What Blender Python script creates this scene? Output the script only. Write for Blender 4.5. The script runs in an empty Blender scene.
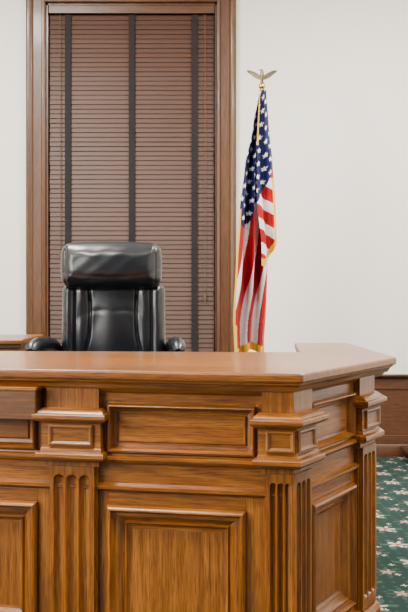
import bpy, math, random
from mathutils import Vector
random.seed(4)
F=850.0; CX=204.0; HY=295.0; CZ=1.6
def pz(y,Y): return CZ-(y-HY)/F*Y
def px(x,Y): return (x-CX)/F*Y
scene=bpy.context.scene
# ------------------------------------------------------------------ materials
def newmat(name):
    m=bpy.data.materials.new(name); m.use_nodes=True
    nt=m.node_tree; b=nt.nodes['Principled BSDF']
    return m,nt,b
def N(nt,t,**kw):
    n=nt.nodes.new(t)
    for k,v in kw.items(): setattr(n,k,v)
    return n
def mth(nt,op,a,b=None,c=None):
    n=nt.nodes.new('ShaderNodeMath'); n.operation=op
    for i,v in enumerate((a,b,c)):
        if v is None: continue
        if isinstance(v,(int,float)): n.inputs[i].default_value=v
        else: nt.links.new(v,n.inputs[i])
    return n.outputs[0]
def ramp(nt,fac,stops):
    r=nt.nodes.new('ShaderNodeValToRGB')
    e=r.color_ramp.elements
    while len(e)<len(stops): e.new(0.5)
    for el,(p,c) in zip(e,stops):
        el.position=p; el.color=(*c,1)
    nt.links.new(fac,r.inputs[0]); return r.outputs[0]
def mixc(nt,mode,fac,a,b):
    n=nt.nodes.new('ShaderNodeMix'); n.data_type='RGBA'; n.blend_type=mode
    if isinstance(fac,(int,float)): n.inputs[0].default_value=fac
    else: nt.links.new(fac,n.inputs[0])
    for i,v in ((6,a),(7,b)):
        if isinstance(v,tuple): n.inputs[i].default_value=(*v,1)
        else: nt.links.new(v,n.inputs[i])
    return n.outputs[2]
def wood(name,dark,mid,light,rough=0.33,coat=0.18,ring=80,poredark=0.5,ringamt=0.12):
    m,nt,b=newmat(name)
    at=N(nt,'ShaderNodeAttribute',attribute_name='gc')
    def noise(sc,scale,detail=4,dist=0.0):
        mp=N(nt,'ShaderNodeMapping'); mp.inputs['Scale'].default_value=sc
        nt.links.new(at.outputs['Vector'],mp.inputs[0])
        n=N(nt,'ShaderNodeTexNoise'); n.inputs['Scale'].default_value=scale
        n.inputs['Detail'].default_value=detail; n.inputs['Distortion'].default_value=dist
        nt.links.new(mp.outputs[0],n.inputs['Vector']); return n.outputs['Fac']
    n1=noise((0.35,5,5),1.0,1,0.0)
    rings=mth(nt,'MULTIPLY_ADD',mth(nt,'SINE',mth(nt,'MULTIPLY',n1,ring)),0.5,0.5)
    n2=noise((2.5,170,170),1.0,4,0.0)
    n3=noise((0.6,2.2,2.2),1.0,2)
    n4=noise((14,90,90),1.0,2)
    v=mth(nt,'ADD',mth(nt,'MULTIPLY',rings,ringamt),mth(nt,'MULTIPLY',n2,0.56-ringamt))
    v=mth(nt,'ADD',v,mth(nt,'MULTIPLY',n3,0.26))
    v=mth(nt,'ADD',v,mth(nt,'MULTIPLY',n4,0.18))
    col=ramp(nt,v,[(0.29,dark),(0.50,mid),(0.75,light)])
    po=noise((11,330,330),1.0,2)
    pr=ramp(nt,po,[(0.38,(poredark,)*3),(0.50,(1,1,1))])
    col=mixc(nt,'MULTIPLY',1.0,col,pr)
    nt.links.new(col,b.inputs['Base Color'])
    b.inputs['Roughness'].default_value=rough
    b.inputs['Coat Weight'].default_value=coat; b.inputs['Coat Roughness'].default_value=0.12
    bp=N(nt,'ShaderNodeBump'); bp.inputs['Strength'].default_value=0.12; bp.inputs['Distance'].default_value=0.002
    nt.links.new(po,bp.inputs['Height']); nt.links.new(bp.outputs[0],b.inputs['Normal'])
    return m
def plain(name,col,rough=0.5,metal=0.0,coat=0.0,bump=0,bscale=200):
    m,nt,b=newmat(name)
    tc=N(nt,'ShaderNodeTexCoord'); n=N(nt,'ShaderNodeTexNoise'); n.inputs['Scale'].default_value=bscale; n.inputs['Detail'].default_value=3
    nt.links.new(tc.outputs['Object'],n.inputs['Vector'])
    c=ramp(nt,n.outputs['Fac'],[(0.3,tuple(x*0.93 for x in col)),(0.7,col)])
    nt.links.new(c,b.inputs['Base Color'])
    b.inputs['Roughness'].default_value=rough; b.inputs['Metallic'].default_value=metal; b.inputs['Coat Weight'].default_value=coat
    if bump:
        bp=N(nt,'ShaderNodeBump'); bp.inputs['Strength'].default_value=bump; bp.inputs['Distance'].default_value=0.002
        nt.links.new(n.outputs['Fac'],bp.inputs['Height']); nt.links.new(bp.outputs[0],b.inputs['Normal'])
    return m
OAK=wood('oak_varnished',(0.078,0.0195,0.0014),(0.200,0.062,0.0052),(0.345,0.125,0.0145))
TRIM=wood('oak_trim',(0.050,0.0155,0.0024),(0.090,0.031,0.0052),(0.135,0.050,0.010),rough=0.4,ringamt=.12)
SLAT=wood('blind_wood',(0.044,0.0130,0.0038),(0.057,0.0178,0.0053),(0.072,0.0235,0.0075),rough=0.55,coat=0.0,poredark=0.9,ringamt=.08)
WALN=wood('walnut_dark',(0.03,0.009,0.003),(0.060,0.019,0.006),(0.10,0.034,0.011),ringamt=.1)
WAIN=wood('wainscot_wood',(0.055,0.017,0.005),(0.085,0.028,0.007),(0.12,0.042,0.012),rough=0.4,ringamt=.1)
WALL=plain('wall_paint',(0.80,0.765,0.70),0.8,bump=0.05,bscale=90)
CEIL=plain('ceiling_paint',(0.85,0.84,0.82),0.85)
LEATH=plain('black_leather',(0.003,0.0045,0.007),0.34,coat=0.08,bump=0.15,bscale=160)
BLK=plain('black_plastic',(0.008,0.008,0.009),0.45)
CHROME=plain('steel',(0.5,0.5,0.5),0.25,1.0)
BRASS=plain('brass',(0.55,0.38,0.13),0.3,1.0)
TAPE=plain('blind_tape',(0.008,0.005,0.005),0.9)
CORD=plain('cord',(0.10,0.05,0.025),0.8)
GOLD=plain('gold_cord',(0.70,0.38,0.02),0.6)
GLASS=plain('night_glass',(0.03,0.035,0.04),0.1)
# carpet
def carpet():
    m,nt,b=newmat('floral_carpet')
    tc=N(nt,'ShaderNodeTexCoord'); sp=N(nt,'ShaderNodeSeparateXYZ')
    nz=N(nt,'ShaderNodeTexNoise'); nz.inputs['Scale'].default_value=14
    nt.links.new(tc.outputs['Object'],nz.inputs['Vector'])
    vm=N(nt,'ShaderNodeVectorMath',operation='MULTIPLY_ADD')
    nt.links.new(nz.outputs['Color'],vm.inputs[0]); vm.inputs[1].default_value=(0.035,)*3
    nt.links.new(tc.outputs['Object'],vm.inputs[2]); nt.links.new(vm.outputs[0],sp.inputs[0])
    x0,y0=sp.outputs[0],sp.outputs[1]
    def cell(x,y,s,ox,oy):
        fx=mth(nt,'SUBTRACT',mth(nt,'FRACT',mth(nt,'ADD',mth(nt,'DIVIDE',x,s),ox)),0.5)
        fy=mth(nt,'SUBTRACT',mth(nt,'FRACT',mth(nt,'ADD',mth(nt,'DIVIDE',y,s),oy)),0.5)
        r=mth(nt,'SQRT',mth(nt,'ADD',mth(nt,'MULTIPLY',fx,fx),mth(nt,'MULTIPLY',fy,fy)))
        th=mth(nt,'ARCTAN2',fy,fx); return fx,fy,r,th
    def flower(s,ox,oy,R,n):
        fx,fy,r,th=cell(x0,y0,s,ox,oy)
        e=mth(nt,'MULTIPLY_ADD',mth(nt,'COSINE',mth(nt,'MULTIPLY',th,n)),R*0.35,R*0.65)
        return mth(nt,'LESS_THAN',r,e),r
    col=(0.016,0.038,0.032)
    f0,r0=flower(0.075,0.2,0.1,0.22,4)
    col=mixc(nt,'MIX',mth(nt,'MULTIPLY',f0,0.6),col,(0.055,0.085,0.070))
    fL,_=flower(0.36,0.0,0.3,0.33,6)
    col=mixc(nt,'MIX',mth(nt,'MULTIPLY',fL,0.75),col,(0.055,0.095,0.070))
    fL2,_=flower(0.36,0.5,0.8,0.26,8)
    col=mixc(nt,'MIX',mth(nt,'MULTIPLY',fL2,0.7),col,(0.05,0.085,0.065))
    f1,r1=flower(0.36,0.0,0.3,0.19,5)
    col=mixc(nt,'MIX',f1,col,(0.50,0.40,0.33))
    c1=mth(nt,'LESS_THAN',r1,0.055)
    col=mixc(nt,'MIX',c1,col,(0.28,0.06,0.05))
    f2,r2=flower(0.36,0.5,0.8,0.12,5)
    col=mixc(nt,'MIX',f2,col,(0.42,0.24,0.20))
    f3,r3=flower(0.18,0.25,0.4,0.11,4)
    col=mixc(nt,'MIX',f3,col,(0.42,0.38,0.28))
    nn=N(nt,'ShaderNodeTexNoise'); nn.inputs['Scale'].default_value=250
    nt.links.new(tc.outputs['Object'],nn.inputs['Vector'])
    g=ramp(nt,nn.outputs['Fac'],[(0.3,(0.7,)*3),(0.7,(1.1,)*3)])
    col=mixc(nt,'MULTIPLY',1.0,col,g)
    nt.links.new(col,b.inputs['Base Color']); b.inputs['Roughness'].default_value=1.0
    b.inputs['Specular IOR Level'].default_value=0.15
    bp=N(nt,'ShaderNodeBump'); bp.inputs['Strength'].default_value=0.4; bp.inputs['Distance'].default_value=0.004
    nt.links.new(nn.outputs['Fac'],bp.inputs['Height']); nt.links.new(bp.outputs[0],b.inputs['Normal'])
    return m
CARPET=carpet()
# ------------------------------------------------------------------ mesh helpers
def empty(name,loc=(0,0,0)):
    e=bpy.data.objects.new(name,None); e.location=loc; scene.collection.objects.link(e); return e
def mk(name,verts,faces,mat,parent=None,grain=(0,0,1),smooth=None,bevel=0):
    me=bpy.data.meshes.new(name); me.from_pydata([tuple(v) for v in verts],[],faces)
    import bmesh
    bm=bmesh.new(); bm.from_mesh(me); bmesh.ops.recalc_face_normals(bm,faces=bm.faces); bm.to_mesh(me); bm.free()
    me.materials.append(mat)
    g=Vector(grain).normalized(); a=Vector((0,0,1)) if abs(g.z)<0.9 else Vector((1,0,0))
    p1=g.cross(a).normalized(); p2=g.cross(p1)
    off=Vector((random.uniform(0,9),random.uniform(0,9),random.uniform(0,9)))
    at=me.attributes.new('gc','FLOAT_VECTOR','POINT')
    buf=[]
    for v in me.vertices:
        c=v.co; buf+= [c.dot(g)+off.x,c.dot(p1)+off.y,c.dot(p2)+off.z]
    at.data.foreach_set('vector',buf)
    if smooth is not None:
        for p in me.polygons: p.use_smooth=True
        me.set_sharp_from_angle(angle=math.radians(smooth))
    ob=bpy.data.objects.new(name,me); scene.collection.objects.link(ob)
    if parent:
        ob.parent=parent
        ob.location=-Vector(parent.location)
    if bevel:
        md=ob.modifiers.new('bev','BEVEL'); md.width=bevel; md.segments=2; md.limit_method='ANGLE'; md.angle_limit=math.radians(40)
    return ob
def box(name,x0,x1,y0,y1,z0,z1,mat,parent=None,grain=(1,0,0),bevel=0):
    v=[(x,y,z) for z in (z0,z1) for x,y in ((x0,y0),(x1,y0),(x1,y1),(x0,y1))]
    f=[(0,1,2,3),(4,5,6,7),(0,1,5,4),(1,2,6,5),(2,3,7,6),(3,0,4,7)]
    return mk(name,v,f,mat,parent,grain,bevel=bevel)
def prism(name,poly,z0,z1,mat,parent=None,grain=(1,0,0),bevel=0):
    n=len(poly)
    v=[(p[0],p[1],z0) for p in poly]+[(p[0],p[1],z1) for p in poly]
    f=[tuple(range(n)),tuple(range(n,2*n))]+[(i,(i+1)%n,n+(i+1)%n,n+i) for i in range(n)]
    return mk(name,v,f,mat,parent,grain,bevel=bevel)
def V2(a): return Vector((a[0],a[1]))
def outn(d): return Vector((d.y,-d.x))
def offpath(pts,d):
    pts=[V2(p) for p in pts]; out=[]
    for i,p in enumerate(pts):
        ns=[]
        if i>0: ns.append(outn((p-pts[i-1]).normalized()))
        if i<len(pts)-1: ns.append(outn((pts[i+1]-p).normalized()))
        if len(ns)==1: out.append(p+ns[0]*d)
        else:
            m=(ns[0]+ns[1]).normalized(); out.append(p+m*(d/m.dot(ns[0])))
    return out
def sweep(name,path,prof,mat,parent,smooth=35):
    """closed profile [(d,z)] swept on path (mitred)"""
    obs=[]
    n=len(prof)
    cols=[offpath(path,d) for d,z in prof]
    for k in range(len(path)-1):
        v=[];
        for kk in (k,k+1):
            for j,(d,z) in enumerate(prof):
                c=cols[j][kk]; v.append((c.x,c.y,z))
        f=[(j,(j+1)%n,n+(j+1)%n,n+j) for j in range(n)]+[tuple(range(n)),tuple(range(n,2*n))]
        dr=V2(path[k+1])-V2(path[k])
        obs.append(mk(name,v,f,mat,parent,(dr.x,dr.y,0),smooth=smooth))
    return obs
def loft(name,path,layers,mat,parent,back=-0.01,grain=(0,0,1),smooth=30):
    path=[V2(p) for p in path]; rings=[]
    for z,p in layers:
        pp=list(path); e=max(0,p-.03)*.72+.03*.8*min(1,p/.03)
        pp[0]=path[0]-(path[1]-path[0]).normalized()*e
        pp[-1]=path[-1]+(path[-1]-path[-2]).normalized()*e
        fr=offpath(pp,p); bk=offpath(pp,back)
        rings.append([(q.x,q.y,z) for q in fr]+[(q.x,q.y,z) for q in reversed(bk)])
    n=len(rings[0]); v=[q for r in rings for q in r]; f=[]
    for i in range(len(rings)-1):
        for j in range(n): f.append((i*n+j,i*n+(j+1)%n,(i+1)*n+(j+1)%n,(i+1)*n+j))
    f.append(tuple(range(n))); f.append(tuple(range((len(rings)-1)*n,len(rings)*n)))
    return mk(name,v,f,mat,parent,grain,smooth=smooth)
class Seg:
    def __init__(s,a,b):
        s.a=V2(a); s.b=V2(b); s.u=(s.b-s.a).normalized(); s.n=outn(s.u); s.L=(s.b-s.a).length
    def P(s,t,d,z):
        q=s.a+s.u*t+s.n*d; return (q.x,q.y,z)
    def t(s,xp,d=0):
        k=(xp-CX)/F; o=s.a+s.n*d
        return (k*o.y-o.x)/(s.u.x-k*s.u.y)
    def box(s,name,t0,t1,d0,d1,z0,z1,mat,parent,vert=False,bevel=0.002):
        v=[s.P(t,d,z) for z in (z0,z1) for t,d in ((t0,d0),(t1,d0),(t1,d1),(t0,d1))]
        f=[(0,1,2,3),(4,5,6,7),(0,1,5,4),(1,2,6,5),(2,3,7,6),(3,0,4,7)]
        return mk(name,v,f,mat,parent,(0,0,1) if vert else (s.u.x,s.u.y,0),bevel=bevel)
    def panel(s,name,t0,t1,z0,z1,rings,mat,parent,vert=True):
        def corner(i,d,k):
            tt=[t0+i,t1-i,t1-i,t0+i][k]; zz=[z0+i,z0+i,z1-i,z1-i][k]
            return s.P(tt,d,zz)
        for k in range(4):
            k2=(k+1)%4; v=[]
            for (i,d) in rings: v+= [corner(i,d,k),corner(i,d,k2)]
            f=[(2*j,2*j+1,2*j+3,2*j+2) for j in range(len(rings)-1)]
            mk(name+'_moulding',v,f,mat,parent,(s.u.x,s.u.y,0) if k%2==0 else (0,0,1),smooth=50)
        i,d=rings[-1]
        mk(name+'_field',[corner(i,d,k) for k in range(4)],[(0,1,2,3)],mat,parent,(0,0,1) if vert else (s.u.x,s.u.y,0))
    def flutes(s,name,t0,t1,z0,z1,dtop,dep,nf,mat,parent,margin=0.012):
        w=t1-t0; nx=nf*16+10
        fw=(w-2*margin)/nf; R=fw*0.42
        zb,zt=z0+0.05,z1-0.035
        def lin(a,b,n): return [a+(b-a)*i/n for i in range(1,n+1)]
        zs=[z0]+lin(z0,zb-0.002,2)+lin(zb-0.002,zb+R+0.002,10)+lin(zb+R+0.002,zt-R-0.002,3)+lin(zt-R-0.002,zt+0.002,12)+lin(zt+0.002,z1,2)
        v=[];f=[]
        for zz in zs:
            for i in range(nx+1):
                t=t0+w*i/nx; d=dtop
                q=(t-t0-margin)/fw; k=math.floor(q)
                if 0<=k<nf:
                    dx=(q-k-0.5)*fw
                    dz=0
                    if zz>zt-R: dz=zz-(zt-R)
                    if zz<zb+R: dz=(zb+R)-zz
                    rr=math.hypot(dx,dz)
                    if rr<R: d=dtop-dep*math.sqrt(max(0,1-(rr/R)**2))
                v.append(s.P(t,d,zz))
        m=nx+1
        for j in range(len(zs)-1):
            for i in range(nx): f.append((j*m+i,j*m+i+1,(j+1)*m+i+1,(j+1)*m+i))
        base=len(v)
        for j,zz in enumerate(zs): v+= [s.P(t0,0,zz),s.P(t1,0,zz)]
        for j in range(len(zs)-1):
            f.append((j*m,(j+1)*m,base+2*(j+1),base+2*j)); f.append((j*m+nx,(j+1)*m+nx,base+2*(j+1)+1,base+2*j+1))
        mk(name,v,f,mat,parent,(0,0,1),smooth=45)
def cushion(name,c,size,n,mat,parent,deform=None,res=28):
    vs={};v=[];f=[]
    def vid(p):
        k=tuple(round(q,5) for q in p)
        if k not in vs:
            vs[k]=len(v); s=(abs(p[0])**n+abs(p[1])**n+abs(p[2])**n)**(1/n)
            v.append([p[0]/s,p[1]/s,p[2]/s])
        return vs[k]
    for ax in range(3):
        for sg in (-1,1):
            for i in range(res):
                for j in range(res):
                    q=[]
                    for a,b in ((i,j),(i+1,j),(i+1,j+1),(i,j+1)):
                        p=[0,0,0]; p[ax]=sg; p[(ax+1)%3]=-1+2*a/res; p[(ax+2)%3]=-1+2*b/res
                        q.append(vid(p))
                    f.append(tuple(q))
    out=[]
    for p in v:
        q=Vector((p[0]*size[0],p[1]*size[1],p[2]*size[2]))
        if deform: q=deform(q,p)
        out.append((q.x+c[0],q.y+c[1],q.z+c[2]))
    return mk(name,out,f,mat,parent,smooth=70)
def pad(name,c,w,h,th,rc,er,mat,parent,front=None,outline=None,nx=140,nz=110):
    """upholstered slab: regular grid front squashed to a rounded-rectangle outline, rolled edge"""
    v=[];f=[]
    def sdf(x,z):
        qx,qz=abs(x)-(w-rc),abs(z)-(h-rc)
        return math.hypot(max(qx,0),max(qz,0))+min(max(qx,qz),0)-rc
    def sq(a,b):
        x,z=a*w,b*h
        qx,qz=abs(x)-(w-rc),abs(z)-(h-rc)
        if qx>0 and qz>0:
            m=max(qx,qz); d=math.hypot(qx,qz); k=m/d
            x=math.copysign(w-rc+qx*k,x); z=math.copysign(h-rc+qz*k,z)
        return x,z
    def grad(i,n):
        t=-1+2*i/n
        return math.sin(t*math.pi/2)*.35+t*.65
    m=nx+1
    for j in range(nz+1):
        for i in range(nx+1):
            x,z=sq(grad(i,nx),grad(j,nz)); X,Z=x/w,z/h
            d=-sdf(x,z); e=max(0,min(1,1-d/er)); y=-th+er*(1-math.sqrt(max(0,1-e*e)))
            if front: y+=front(X,Z)*(1-e**3)
            if outline: x,z=outline(x,z,X,Z)
            v.append((c[0]+x,c[1]+y,c[2]+z))
    for j in range(nz):
        for i in range(nx): f.append((j*m+i,j*m+i+1,(j+1)*m+i+1,(j+1)*m+i))
    rim=[i for i in range(m)]+[j*m+nx for j in range(1,nz+1)]+[nz*m+i for i in range(nx-1,-1,-1)]+[j*m for j in range(nz-1,0,-1)]
    b0=len(v)
    for k in rim:
        p=v[k]; v.append((c[0]+(p[0]-c[0])*.99,c[1]+th*.5,c[2]+(p[2]-c[2])*.99))
    n=len(rim)
    for i in range(n): f.append((rim[i],rim[(i+1)%n],b0+(i+1)%n,b0+i))
    f.append(tuple(range(b0,b0+n)))
    return mk(name,v,f,mat,parent,smooth=80)
def lathe(name,c,prof,mat,parent,seg=32):
    v=[];f=[]
    for r,z in prof:
        for i in range(seg):
            a=2*math.pi*i/seg; v.append((c[0]+r*math.cos(a),c[1]+r*math.sin(a),c[2]+z))
    for j in range(len(prof)-1):
        for i in range(seg): f.append((j*seg+i,j*seg+(i+1)%seg,(j+1)*seg+(i+1)%seg,(j+1)*seg+i))
    f.append(tuple(range(seg))); f.append(tuple(range((len(prof)-1)*seg,len(prof)*seg)))
    return mk(name,v,f,mat,parent,smooth=40)
def tube(name,pts,r,mat,parent,seg=8):
    v=[];f=[];pts=[Vector(p) for p in pts]
    rs=r if isinstance(r,(list,tuple)) else [r]*len(pts)
    for i,p in enumerate(pts):
        d=(pts[min(i+1,len(pts)-1)]-pts[max(i-1,0)]).normalized()
        a=Vector((1,0,0)) if abs(d.x)<0.8 else Vector((0,1,0))
        s=d.cross(a).normalized(); t=d.cross(s)
        for k in range(seg):
            an=2*math.pi*k/seg; v.append(p+(s*math.cos(an)+t*math.sin(an))*rs[i])
    for j in range(len(pts)-1):
        for k in range(seg): f.append((j*seg+k,j*seg+(k+1)%seg,(j+1)*seg+(k+1)%seg,(j+1)*seg+k))
    f.append(tuple(range(seg))); f.append(tuple(range((len(pts)-1)*seg,len(pts)*seg)))
    return mk(name,v,f,mat,parent,smooth=50)
# ------------------------------------------------------------------ room
YW=8.5; RX0,RX1=-4.5,4.5; ZC=5.2; YF=-2.0; PLAT=0.60
wx0,wx1=px(46,YW),px(217,YW); wz0=0.72; wz1=pz(3,YW)
def joined_boxes(name,bs,mat,grain=(1,0,0)):
    v=[];f=[]
    for (x0,x1,y0,y1,z0,z1) in bs:
        o=len(v)
        v+=[(x,y,z) for z in (z0,z1) for x,y in ((x0,y0),(x1,y0),(x1,y1),(x0,y1))]
        f+=[tuple(o+i for i in q) for q in ((0,1,2,3),(4,5,6,7),(0,1,5,4),(1,2,6,5),(2,3,7,6),(3,0,4,7))]
    return mk(name,v,f,mat,None,grain)
joined_boxes('wall_back',[(RX0,wx0,YW,YW+.2,0,ZC),(wx1,RX1,YW,YW+.2,0,ZC),(wx0,wx1,YW,YW+.2,wz1,ZC),(wx0,wx1,YW,YW+.2,0,wz0)],WALL)
box('wall_left',RX0-.2,RX0,YF,YW+.2,0,ZC,WALL)
box('wall_right',RX1,RX1+.2,YF,YW+.2,0,ZC,WALL)
box('floor',RX0-.2,RX1+.2,YF,YW+.2,-.1,0,CARPET)
box('ceiling',RX0-.2,RX1+.2,YF,YW+.2,ZC,ZC+.1,CEIL)
# window
win=empty('window_1',(0,YW,wz0))
cas=0.19
cp=[(0,0.0),(0,0.035),(0.012,0.045),(0.03,0.045),(0.04,0.03),(0.12,0.03),(0.13,0.045),(0.15,0.06),(0.175,0.062),(0.19,0.05),(0.19,0.0)]
def cpt(k,i,d):
    xs=[wx0-i,wx1+i,wx1+i,wx0-i]; zs=[wz0-i,wz0-i,wz1+i,wz1+i]
    return (xs[k],YW-d,zs[k])
for k in range(4):
    k2=(k+1)%4; v=[]
    for i,d in cp: v+=[cpt(k,i,d),cpt(k2,i,d)]
    f=[(2*j,2*j+1,2*j+3,2*j+2) for j in range(len(cp)-1)]
    mk('casing',v,f,TRIM,win,(1,0,0) if k%2==0 else (0,0,1),smooth=40)
box('jamb_left',wx0,wx0+.02,YW-.0,YW+.18,wz0,wz1,TRIM,win,(0,0,1))
box('jamb_right',wx1-.02,wx1,YW,YW+.18,wz0,wz1,TRIM,win,(0,0,1))
box('jamb_head',wx0,wx1,YW,YW+.18,wz1-.02,wz1,TRIM,win)
box('sill',wx0-.2,wx1+.2,YW-.09,YW+.18,wz0-.03,wz0,TRIM,win)
box('glass',wx0,wx1,YW+.15,YW+.16,wz0,wz1,GLASS,win)
box('meeting_rail',wx0,wx1,YW+.12,YW+.16,2.5,2.56,TRIM,win)
# blinds
bl=empty('wooden_blinds',((wx0+wx1)/2,YW+.06,wz1))
bx0,bx1=wx0+.03,wx1-.03
box('headrail',bx0,bx1,YW+.03,YW+.09,wz1-.085,wz1-.025,SLAT,bl)
box('valance',bx0-.005,bx1+.005,YW+.005,YW+.02,wz1-.10,wz1-.02,TRIM,bl,bevel=.004)
zt=wz1-.11; pitch=0.047; v=[];f=[]; nsl=int((zt-wz0-.04)/pitch)
for i in range(nsl):
    zc=zt-.02-i*pitch; hw=0.027; ang=math.radians(77+random.uniform(-1.5,1.5))
    dy,dz=math.cos(ang)*hw,math.sin(ang)*hw
    jx=random.uniform(-.003,.003)
    ny,nz=math.sin(ang)*.0014,-math.cos(ang)*.0014
    o=len(v); yb=YW+.05
    for x in (bx0+jx,bx1+jx):
        v+=[(x,yb-dy-ny,zc-dz-nz),(x,yb+dy-ny,zc+dz-nz),(x,yb+dy+ny,zc+dz+nz),(x,yb-dy+ny,zc-dz+nz)]
    f+=[tuple(o+q for q in t) for t in ((0,1,2,3),(4,5,6,7),(0,1,5,4),(1,2,6,5),(2,3,7,6),(3,0,4,7))]
mk('slats',v,f,SLAT,bl,(1,0,0))
box('bottom_rail',bx0,bx1,YW+.03,YW+.07,zt-.04-nsl*pitch,zt-.015-nsl*pitch,SLAT,bl)
for xp in (67.5,131.5,194.5):
    X=px(xp,YW); box('ladder_tape',X-.030,X+.030,YW+.022,YW+.025,wz0+.03,zt,TAPE,bl)
for xp,yb_ in ((205,292),(60,250)):
    X=px(xp,YW); tube('lift_cord',[(X,YW+.012,zt),(X+.004,YW+.01,2.4),(X,YW+.012,pz(yb_,YW))],.004,CORD,bl)
    lathe('tassel',(X,YW+.008,pz(yb_+6,YW)),[(.012,-.03),(.015,0),(.008,.04),(.003,.06)],CORD,bl,12)
# wainscot
def wains(name,x0,x1):
    e=empty(name,((x0+x1)/2,YW,0.4))
    top=0.80
    box('backing',x0,x1,YW-.02,YW,0,top-.02,WAIN,e)
    box('top_rail',x0,x1,YW-.032,YW-.02,.66,top-.03,WAIN,e,bevel=.003)
    box('bottom_rail',x0,x1,YW-.032,YW-.02,.12,.20,WAIN,e,bevel=.003)
    prof=[(0,top-.04),(0.035,top-.04),(0.045,top-.025),(0.065,top-.015),(0.07,top),(0.06,top+.01),(0,top+.01)]
    sweep('cap',[(x0,YW),(x1,YW)],prof,WALN,e)
    n=max(1,round((x1-x0)/1.0)); w=(x1-x0)/n
    for i in range(n+1):
        c=x0+i*w; box('stile',max(x0,c-.05),min(x1,c+.05),YW-.032,YW-.02,.20,.66,WAIN,e,(0,0,1))
    return e
wains('trim_1',wx1+cas+.005,RX1); wains('trim_2',RX0,wx0-cas-.005)
prof=[(0,0),(0.05,0),(0.05,.10),(.04,.12),(0,.12)]
sweep('baseboard_back',[(RX0,YW-.032),(RX1,YW-.032)],prof,WAIN,None)
# platform
A=(0.375,3.23);B=(0.93,4.11);C=(0.90,5.35);D=(0.57,5.35);E=(0.50,4.47)
u1=Vector((1.204,-0.225)).normalized()
Lp=V2(A)-u1*3.6
slab=[Lp,V2(A),V2(B),V2(C)]
body=offpath(slab,-0.085)
u2_=(body[2]-body[1]).normalized()
body[2]=body[2]-u2_*0.13
body[3]=Vector((body[2].x-.01,body[3].y))
inner=offpath(body,-0.08)
prism('platform',[(p.x,p.y) for p in inner]+[(inner[-1].x,YW-.1),(-3.2,YW-.1)],0.001,PLAT,CARPET)
# ------------------------------------------------------------------ bench
bench=empty('judge_bench',(-.6,3.6,0))
backline=[(E[0],E[1]),(-1.2,4.47+0.10),(Lp.x+.1,4.75)]
poly=[tuple(p) for p in slab]+[D]+backline
SLZ0,SLZ1=1.262,1.300
prism('top_slab',poly,SLZ0,SLZ1,OAK,bench,(u1.x,u1.y,0),bevel=.009)
sweep('edge_moulding',slab,[(-.16,1.262),(-.014,1.262),(-.016,1.254),(-.026,1.250),(-.034,1.238),(-.040,1.228),(-.052,1.226),(-.062,1.214),(-.078,1.204),(-.16,1.200)],OAK,bench)
sweep('carcass',body,[(-.06,0),(-.028,0),(-.028,1.262),(-.06,1.262)],OAK,bench)
S1=Seg(body[0],body[1]); S2=Seg(body[1],body[2]); S3=Seg(body[2],body[3])
sweep('frieze_rail',body,[(-.028,1.170),(0,1.170),(0,1.262),(-.028,1.262)],OAK,bench)
sweep('mid_rail',body,[(-.028,.80),(0,.80),(0,.965),(-.028,.965)],OAK,bench)
sweep('dado_moulding',body,[(-.005,.915),(.006,.917),(.020,.926),(.030,.937),(.030,.946),(.010,.952),(.008,.958),(-.005,.960)],OAK,bench)
sweep('lower_moulding',body,[(-.005,.802),(.008,.804),(.022,.816),(.022,.828),(.006,.836),(-.005,.840)],OAK,bench)
sweep('plinth',body,[(-.028,0),(.02,0),(.02,.11),(.008,.13),(0,.14),(0,.18),(-.028,.18)],OAK,bench)
UP=[(0,0.0),(0,.016),(.004,.023),(.010,.025),(.016,.016),(.019,.002),(.024,-.014),(.034,-.018),(.040,-.018),(.044,-.010),(.050,-.010)]
LO=[(0,0.0),(0,.018),(.006,.028),(.016,.030),(.024,.016),(.030,.004),(.040,.004),(.045,.000),(.054,-.016),(.066,-.020),(.074,-.012),(.080,-.022),(.092,-.025),(.100,-.025)]
UZ0,UZ1=.962,1.160; LZ0,LZ1=.20,.748
def bay(S,t0,t1,lt0,lt1,ut0,ut1,sc=1.0):
    S.box('stile',t0,ut0,-.028,0,UZ0-.003,UZ1+.012,OAK,bench,True); S.box('stile',ut1,t1,-.028,0,UZ0-.003,UZ1+.012,OAK,bench,True)
    S.box('rail',ut0,ut1,-.028,0,UZ1,UZ1+.012,OAK,bench,bevel=0)
    S.box('stile',t0,lt0,-.028,0,.18,.80,OAK,bench,True); S.box('stile',lt1,t1,-.028,0,.18,.80,OAK,bench,True)
    S.box('rail',lt0,lt1,-.028,0,LZ1,.80,OAK,bench); S.box('rail',lt0,lt1,-.028,0,.18,LZ0,OAK,bench)
    S.panel('upper_panel',ut0,ut1,UZ0,UZ1,[(i*sc,d) for i,d in UP],OAK,bench,vert=False)
    S.panel('lower_panel',lt0,lt1,LZ0,LZ1,[(i*sc,d) for i,d in LO],OAK,bench)
tL0,tL1=S1.t(52,.03),S1.t(93,.03)
tC0=S1.t(268,.03)
bay(S1,tL1,tC0,S1.t(108),S1.t(246),S1.t(108),S1.t(256))
w=tC0-tL1
bay(S1,tL0-w,tL0,tL0-w+.06,S1.t(38),tL0-w+.05,S1.t(37))
LAY=[(0,.058),(.13,.058),(.15,.045),(.16,.018),(.90,.018),(.905,.034),(.925,.034),(.927,.046),(.931,.060),(.937,.070),(.944,.075),(.958,.075),(.963,.072),(.965,.060),(.968,.054),(.978,.052),(.982,.048),
     (1.082,.048),(1.084,.058),(1.088,.062),(1.090,.072),(1.096,.082),(1.104,.087),(1.116,.087),(1.121,.084),(1.123,.072),(1.129,.068),(1.137,.056),(1.141,.048),(1.143,.030),(1.215,.030),(1.262,.030)]
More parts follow.
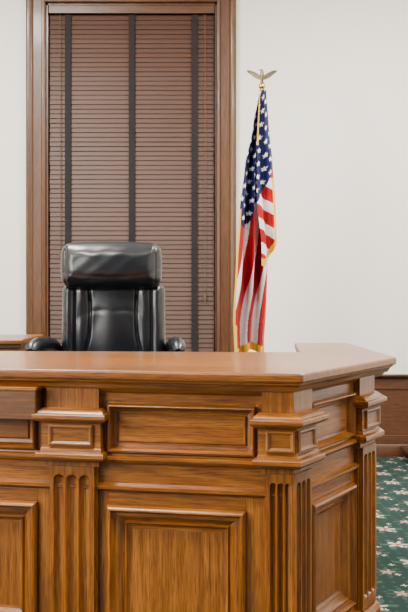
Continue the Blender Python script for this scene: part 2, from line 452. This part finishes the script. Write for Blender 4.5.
def pil(path,segs):
    dr=V2(path[1])-V2(path[0]); g=(dr.x,dr.y,0)
    def sub(a,b): return [(z,p) for z,p in LAY if a-1e-6<=z<=b+1e-6]
    loft('pilaster',path,sub(0,.925),OAK,bench)
    loft('capital_lower_ledge',path,sub(.925,.982),OAK,bench,grain=g)
    loft('capital_neck',path,sub(.982,1.082),OAK,bench,grain=g)
    loft('capital_upper_ledge',path,sub(1.082,1.143),OAK,bench,grain=g)
    loft('capital_block',path,sub(1.143,1.262),OAK,bench)
    for S,a,b,n in segs:
        S.flutes('fluted_shaft',a,b,.16,.905,.038,.020,n,OAK,bench)
        S.panel('neck_panel',a,b,.990,1.076,[(0,.047),(0,.0575),(.004,.060),(.010,.059),(.015,.051),(.018,.0495)],OAK,bench,vert=False)
a1=body[0]+S1.u*tL0; a2=body[0]+S1.u*tL1
pil([a1,a2],[(S1,tL0-.006,tL1+.006,3)])
pil([body[0]+S1.u*(tL0-w-.17),body[0]+S1.u*(tL0-w)],[(S1,tL0-w-.17,tL0-w,3)])
mit=0.038*math.tan(math.acos(max(-1,min(1,S1.u.dot(S2.u))))/2)
mit2=0.038*math.tan(math.acos(max(-1,min(1,S2.u.dot(S3.u))))/2)
tC1=.12
pil([body[0]+S1.u*tC0,body[1],body[1]+S2.u*tC1],[(S1,tC0-.006,S1.L+mit,3),(S2,-mit,tC1+.006,3)])
tE=S2.L-.15
pil([body[1]+S2.u*tE,body[2],body[2]+S3.u*.14],[(S2,tE-.006,S2.L+mit2,3),(S3,-mit2,.146,3)])
bay(S2,tC1,tE,tC1+.05,tE-.05,tC1+.05,tE-.05,.9)
bay(S3,.14,S3.L,.2,S3.L-.08,.2,S3.L-.08)
wi=[Vector(inner[2]),Vector(inner[3]),Vector((D[0]+.03,D[1]-.085)),Vector((E[0]+.04,E[1]+.05))]
prism('wing_cabinet',[tuple(p) for p in wi],PLAT+.001,1.262,OAK,bench,(0,0,1))
bt0,bt1=S1.t(-60,.08),S1.t(36,.08)
S1.box('document_box',bt0,bt1,0.0,.085,1.095,1.222,TRIM,bench,bevel=.004)
S1.box('document_box_lip',bt0-.004,bt1+.004,0.0,.09,1.214,1.228,OAK,bench,bevel=.003)
# ------------------------------------------------------------------ side desk at left
sd=empty('credenza',(-1.9,5.8,PLAT))
cx0,cx1=-3.0,-1.16
box('top',cx0,cx1,5.45,6.15,1.285,1.315,OAK,sd,bevel=.006)
box('top_moulding',cx0+.02,cx1-.02,5.47,6.13,1.255,1.285,WALN,sd,bevel=.004)
box('case',cx0+.04,cx1-.04,5.49,6.11,PLAT+.07,1.255,OAK,sd,bevel=.004)
box('toe_kick',cx0+.07,cx1-.07,5.53,6.08,PLAT,PLAT+.07,WALN,sd)
for i in range(4):
    a=cx0+.06+i*(cx1-cx0-.12)/4; b=a+(cx1-cx0-.12)/4-.015
    box('door_panel',a,b,5.475,5.49,PLAT+.1,1.23,OAK,sd,(0,0,1),bevel=.004)
    tube('handle',[(b-.05,5.475,1.0),(b-.05,5.45,1.0),(b-.05,5.45,1.1),(b-.05,5.475,1.1)],.006,BRASS,sd)
# ------------------------------------------------------------------ chair
ch=empty('office_chair',(-.546,5.0,PLAT))
cxm=px(113,5.1); YB=5.12
def g(x,c,s): return math.exp(-((x-c)/s)**2)
def head_front(x,z):
    y=-0.040*(1-x*x)*(1-z*z)**.5 if abs(z)<1 else 0
    y+=0.009*g(abs(x),.88,.022)
    y+=0.005*g(z,-.50+.2*x*x,.10)*(1-x*x)
    y+=0.0015*math.sin(8*x+5*z)+.0008*math.sin(15*x-9*z)
    return y
def head_out(x,z,X,Z):
    return x*(1-.02*Z*Z),z+(.012*(1-X*X))*Z
YH=YB-.06
pad('headrest',(px(111.5,YH),YH,pz(265.5,YH)),.301,.130,.090,.058,.088,LEATH,ch,head_front,head_out)
def back_front(x,z):
    ax=abs(x)
    y=-0.022*g(ax,.88,.15)
    xs=.44+.16*(z-.55)**2+(.10 if z<.2 else 0)*min(1,(.2-z)*1.5)
    y+=0.018*g(ax,xs,.028)
    y+=0.018*g(ax,.735,.022)
    y+=-0.026*g(x,0,.32)*g(z,.30,.7)
    y+=-0.012*g(ax,.60,.09)
    y+=0.004*g(z,.60-.5*(ax-.2)**2,.035)*g(ax,.25,.3)
    y+=0.0035*math.sin(13*ax+11*z)*g(ax,.50,.2)*g(z,.55,.25)
    y+=0.002*math.sin(7*x+9*z)
    return y
def back_out(x,z,X,Z): return x*(1.0-.012*Z),z
pad('backrest',(cxm+.003,YB,1.27),.312,.40,.060,.05,.055,LEATH,ch,back_front,back_out)
cushion('back_shell',(cxm,YB+.05,1.38),(.26,.04,.40),5,BLK,ch)
cushion('seat',(cxm,YB-.32,1.07),(.29,.29,.07),4,LEATH,ch)
box('seat_pan',cxm-.22,cxm+.22,YB-.5,YB-.08,.975,1.0,BLK,ch,bevel=.01)
for s in (-1,1):
    X=cxm+s*.375
    tube('armrest',[(X+s*.03,YB-.46,1.290),(X+s*.03,YB-.44,1.304),(X+s*.02,YB-.30,1.316),(X,YB-.14,1.314),(X-s*.02,YB-.04,1.300),(X-s*.04,YB+.02,1.27)],[.02,.036,.045,.043,.039,.03],LEATH,ch,18)
    tube('arm_bracket',[(cxm+s*.24,YB-.25,.99),(cxm+s*.34,YB-.25,.99),(X,YB-.25,1.06),(X,YB-.25,1.28)],.018,BLK,ch,12)
lathe('gas_lift',(cxm,YB-.28,PLAT),[(.045,.09),(.045,.14),(.028,.145),(.028,.38)],CHROME,ch,20)
for i in range(5):
    a=math.radians(90+72*i); dx,dy=math.cos(a),math.sin(a)
    tube('base_leg',[(cxm,YB-.28,PLAT+.12),(cxm+dx*.15,YB-.28+dy*.15,PLAT+.11),(cxm+dx*.31,YB-.28+dy*.31,PLAT+.075)],[.03,.025,.018],BLK,ch,10)
    cushion('caster',(cxm+dx*.31,YB-.28+dy*.31,PLAT+.03),(.028,.028,.03),2,BLK,ch,None,8)
# ------------------------------------------------------------------ flag
YFL=7.2; fl=empty('american_flag',(px(262,YFL),YFL,PLAT))
X0=px(262,YFL)
lathe('stand',(X0,YFL,PLAT),[(.17,0),(.17,.02),(.15,.035),(.08,.05),(.04,.07),(.03,.14),(.018,.15)],BRASS,fl)
tube('pole',[(X0,YFL,PLAT+.1),(X0,YFL,pz(88,YFL))],.015,BRASS,fl,14)
zt=pz(88,YFL)
lathe('finial_ball',(X0,YFL,zt),[(.006,-.045),(.022,-.04),(.025,-.03),(.014,-.02),(.014,-.01),(.026,.0),(.030,.014),(.024,.028),(.010,.038),(.018,.045)],BRASS,fl,20)
EAG=plain('pewter_brass',(0.22,0.17,0.10),0.35,1.0)
eb=Vector((X0,YFL,zt+.095))
tube('eagle_body',[eb+Vector((.004,.01,-.06)),eb+Vector((0,0,-.035)),eb+Vector((0,-.004,-.005)),eb+Vector((0,-.008,.022)),eb+Vector((0,-.01,.040)),eb+Vector((-.006,-.015,.054)),eb+Vector((-.018,-.018,.058)),eb+Vector((-.030,-.02,.050))],[.018,.012,.019,.017,.012,.013,.010,.002],EAG,fl,12)
for s in (-1,1):
    v=[];f=[]; nf=14
    for i in range(nf+1):
        k=i/nf
        top=Vector((s*(.010+.118*k),.01*k,.000+.075*k**.75-.02*k**4))
        ln=(.048*math.sin(math.pi*(k*.75+.2))+.006)*(0.8+.2*(i%2))
        bot=top+Vector((-s*.004,.0,-ln))
        v+=[eb+top+Vector((0,-.006,0)),eb+bot,eb+top+Vector((0,.006,0)),eb+bot+Vector((0,.004,0))]
    for i in range(nf):
        a=4*i;b=a+4
        f+=[(a,b,b+1,a+1),(a+2,b+2,b+3,a+3),(a,b,b+2,a+2),(a+1,b+1,b+3,a+3)]
    mk('eagle_wing',v,f,EAG,fl)
m,nt,b=newmat('flag_cloth'); at=N(nt,'ShaderNodeAttribute',attribute_name='fcol'); nt.links.new(at.outputs['Color'],b.inputs['Base Color']); b.inputs['Roughness'].default_value=.55
b.inputs['Specular IOR Level'].default_value=.3
CLOTH=m
RED=(.36,.001,.006); WHT=(.80,.77,.77); BLU=(.004,.007,.055); GLD=(.80,.45,.02)
def interp(tab,y):
    if y<=tab[0][0]: return tab[0][1]
    for (a,va),(b_,vb) in zip(tab,tab[1:]):
        if y<=b_:
            k=(y-a)/(b_-a); k=k*k*(3-2*k)*.5+k*.5; return va+(vb-va)*k
    return tab[-1][1]
def star(dx,dy,R):
    r=math.hypot(dx,dy)
    if r>R: return False
    th=math.atan2(dy,dx)+math.pi/2; seg_=2*math.pi/5
    th=abs((th+seg_/2)%seg_-seg_/2)
    ri=R*.45; ax,ay=R,0; bx,by=ri*math.cos(seg_/2),ri*math.sin(seg_/2)
    px_,py_=r*math.cos(th),r*math.sin(th)
    return (bx-ax)*(py_-ay)-(by-ay)*(px_-ax)>0
def stars(u,v,sp,R):
    for k in (0,1):
        uu=(u/sp+.5*k)%1-.5; vv=(v/sp+.5*k)%1-.5
        if star(uu*sp,vv*sp,R): return True
    return False
def sheet(name,xl,xr,y0,ybot,colf,dep,nfold,yoff,nx=110,ny=460,ph=0.0):
    v=[];f=[];cols=[]
    for j in range(ny+1):
        r=j/ny
        for i in range(nx+1):
            t=i/nx; yb=ybot(t); py=y0+(yb-y0)*r
            l=interp(xl,py); rr_=interp(xr,py)
            wv=2*math.pi*nfold*t+ph+1.2*math.sin(py*.018)
            amp=dep*min(1,.25+r*1.1)
            x=l+(rr_-l)*(t+.065*math.sin(wv+1.5)*math.sin(math.pi*t))
            yy=YFL-yoff-amp*math.sin(wv)-amp*.25*math.sin(2.3*wv+py*.04)
            v.append((px(x,YFL),yy,pz(py,YFL))); cols.append(colf(t,py,x,yb))
    m_=nx+1
    for j in range(ny):
        for i in range(nx): f.append((j*m_+i,j*m_+i+1,(j+1)*m_+i+1,(j+1)*m_+i))
    ob=mk(name,v,f,CLOTH,fl,smooth=180)
    ca=ob.data.color_attributes.new('fcol','FLOAT_COLOR','POINT')
    buf=[]
    for c in cols: buf+=[*c,1]
    ca.data.foreach_set('color',buf)
def colA(t,py,x,yb):
    if py>yb-8: return GLD if math.sin(t*260)>-.6 else (.4,.25,.03)
    if t<.05 and py>210 or t<.085 and py>325: return GLD
    edge=222-14*t+10*math.sin(t*7)
    if py<edge:
        return WHT if stars(t*34+py*.12,py-t*4,12.5,2.9) else BLU
    k=t*5.4+(py-214)/68+.30*math.sin(py*.045)
    return RED if (k%2)<1.25 else WHT
def colB(t,py,x,yb):
    if py>yb-7 or (t>.84 and py>182): return GLD if math.sin(py*2.2+t*90)>-.6 else (.4,.25,.03)
    if t<.14 and py<150: return GLD
    edge=172+34*(1-t)
    if py<edge:
        return WHT if stars(t*17+py*.10,py+t*6,12.5,2.9) else BLU
    k=(py-edge)/12-t*4.0
    return RED if (k%2)<1.1 else WHT
sheet('cloth_long_fall',[(97,258),(130,252),(170,244),(215,239),(260,236),(320,233),(356,234)],[(97,263),(160,265),(250,266.5),(300,265.5),(356,263.5)],97,
      lambda t:353+3*math.sin(t*9)-3*t,colA,.085,2.6,.095)
sheet('cloth_front_fold',[(97,257.5),(150,255),(200,255),(250,260)],[(97,264.5),(130,267),(165,270.5),(200,273),(252,274.5)],96,
      lambda t:266-24*t*t+2*math.sin(t*8),colB,.045,1.4,.22,nx=80,ny=320,ph=.8)
# small step block by the wall, right
st=empty('wooden_footstool',(2.1,8.1,0))
box('tread',1.93,2.5,7.95,8.38,.085,.115,WALN,st,bevel=.005)
for xx in (1.97,2.42):
    for yy in (7.98,8.30): box('foot',xx,xx+.04,yy,yy+.04,0.001,.085,WALN,st,(0,0,1))
# ------------------------------------------------------------------ lights
def area(name,loc,rot,sx,sy,e,col=(1,.965,.915)):
    l=bpy.data.lights.new(name,'AREA'); l.shape='RECTANGLE'; l.size=sx; l.size_y=sy; l.energy=e; l.color=col
    o=bpy.data.objects.new(name,l); o.location=loc; o.rotation_euler=rot; scene.collection.objects.link(o); return o
for x,y,e in ((-2.0,1.8,400),(2.2,1.8,290),(-2.0,5.6,370),(2.0,5.6,370)):
    area('ceiling_light',(x,y,ZC-.05),(0,0,0),1.1,1.1,e)
area('side_window_light',(-4.2,.8,2.8),(0,math.radians(-90),math.radians(0)),2.0,2.4,480,(1,.98,.95))
w=bpy.data.worlds.new('world'); scene.world=w; w.use_nodes=True
w.node_tree.nodes['Background'].inputs[0].default_value=(1,.97,.94,1); w.node_tree.nodes['Background'].inputs[1].default_value=.25
# ------------------------------------------------------------------ camera
cam=bpy.data.cameras.new('camera'); cam.sensor_fit='VERTICAL'; cam.sensor_height=36; cam.sensor_width=24; cam.lens=F/612*36
cam.shift_y=-(306-HY)/612
co=bpy.data.objects.new('camera',cam); co.location=(0,0,CZ); co.rotation_euler=(math.radians(90),0,0)
scene.collection.objects.link(co); scene.camera=co
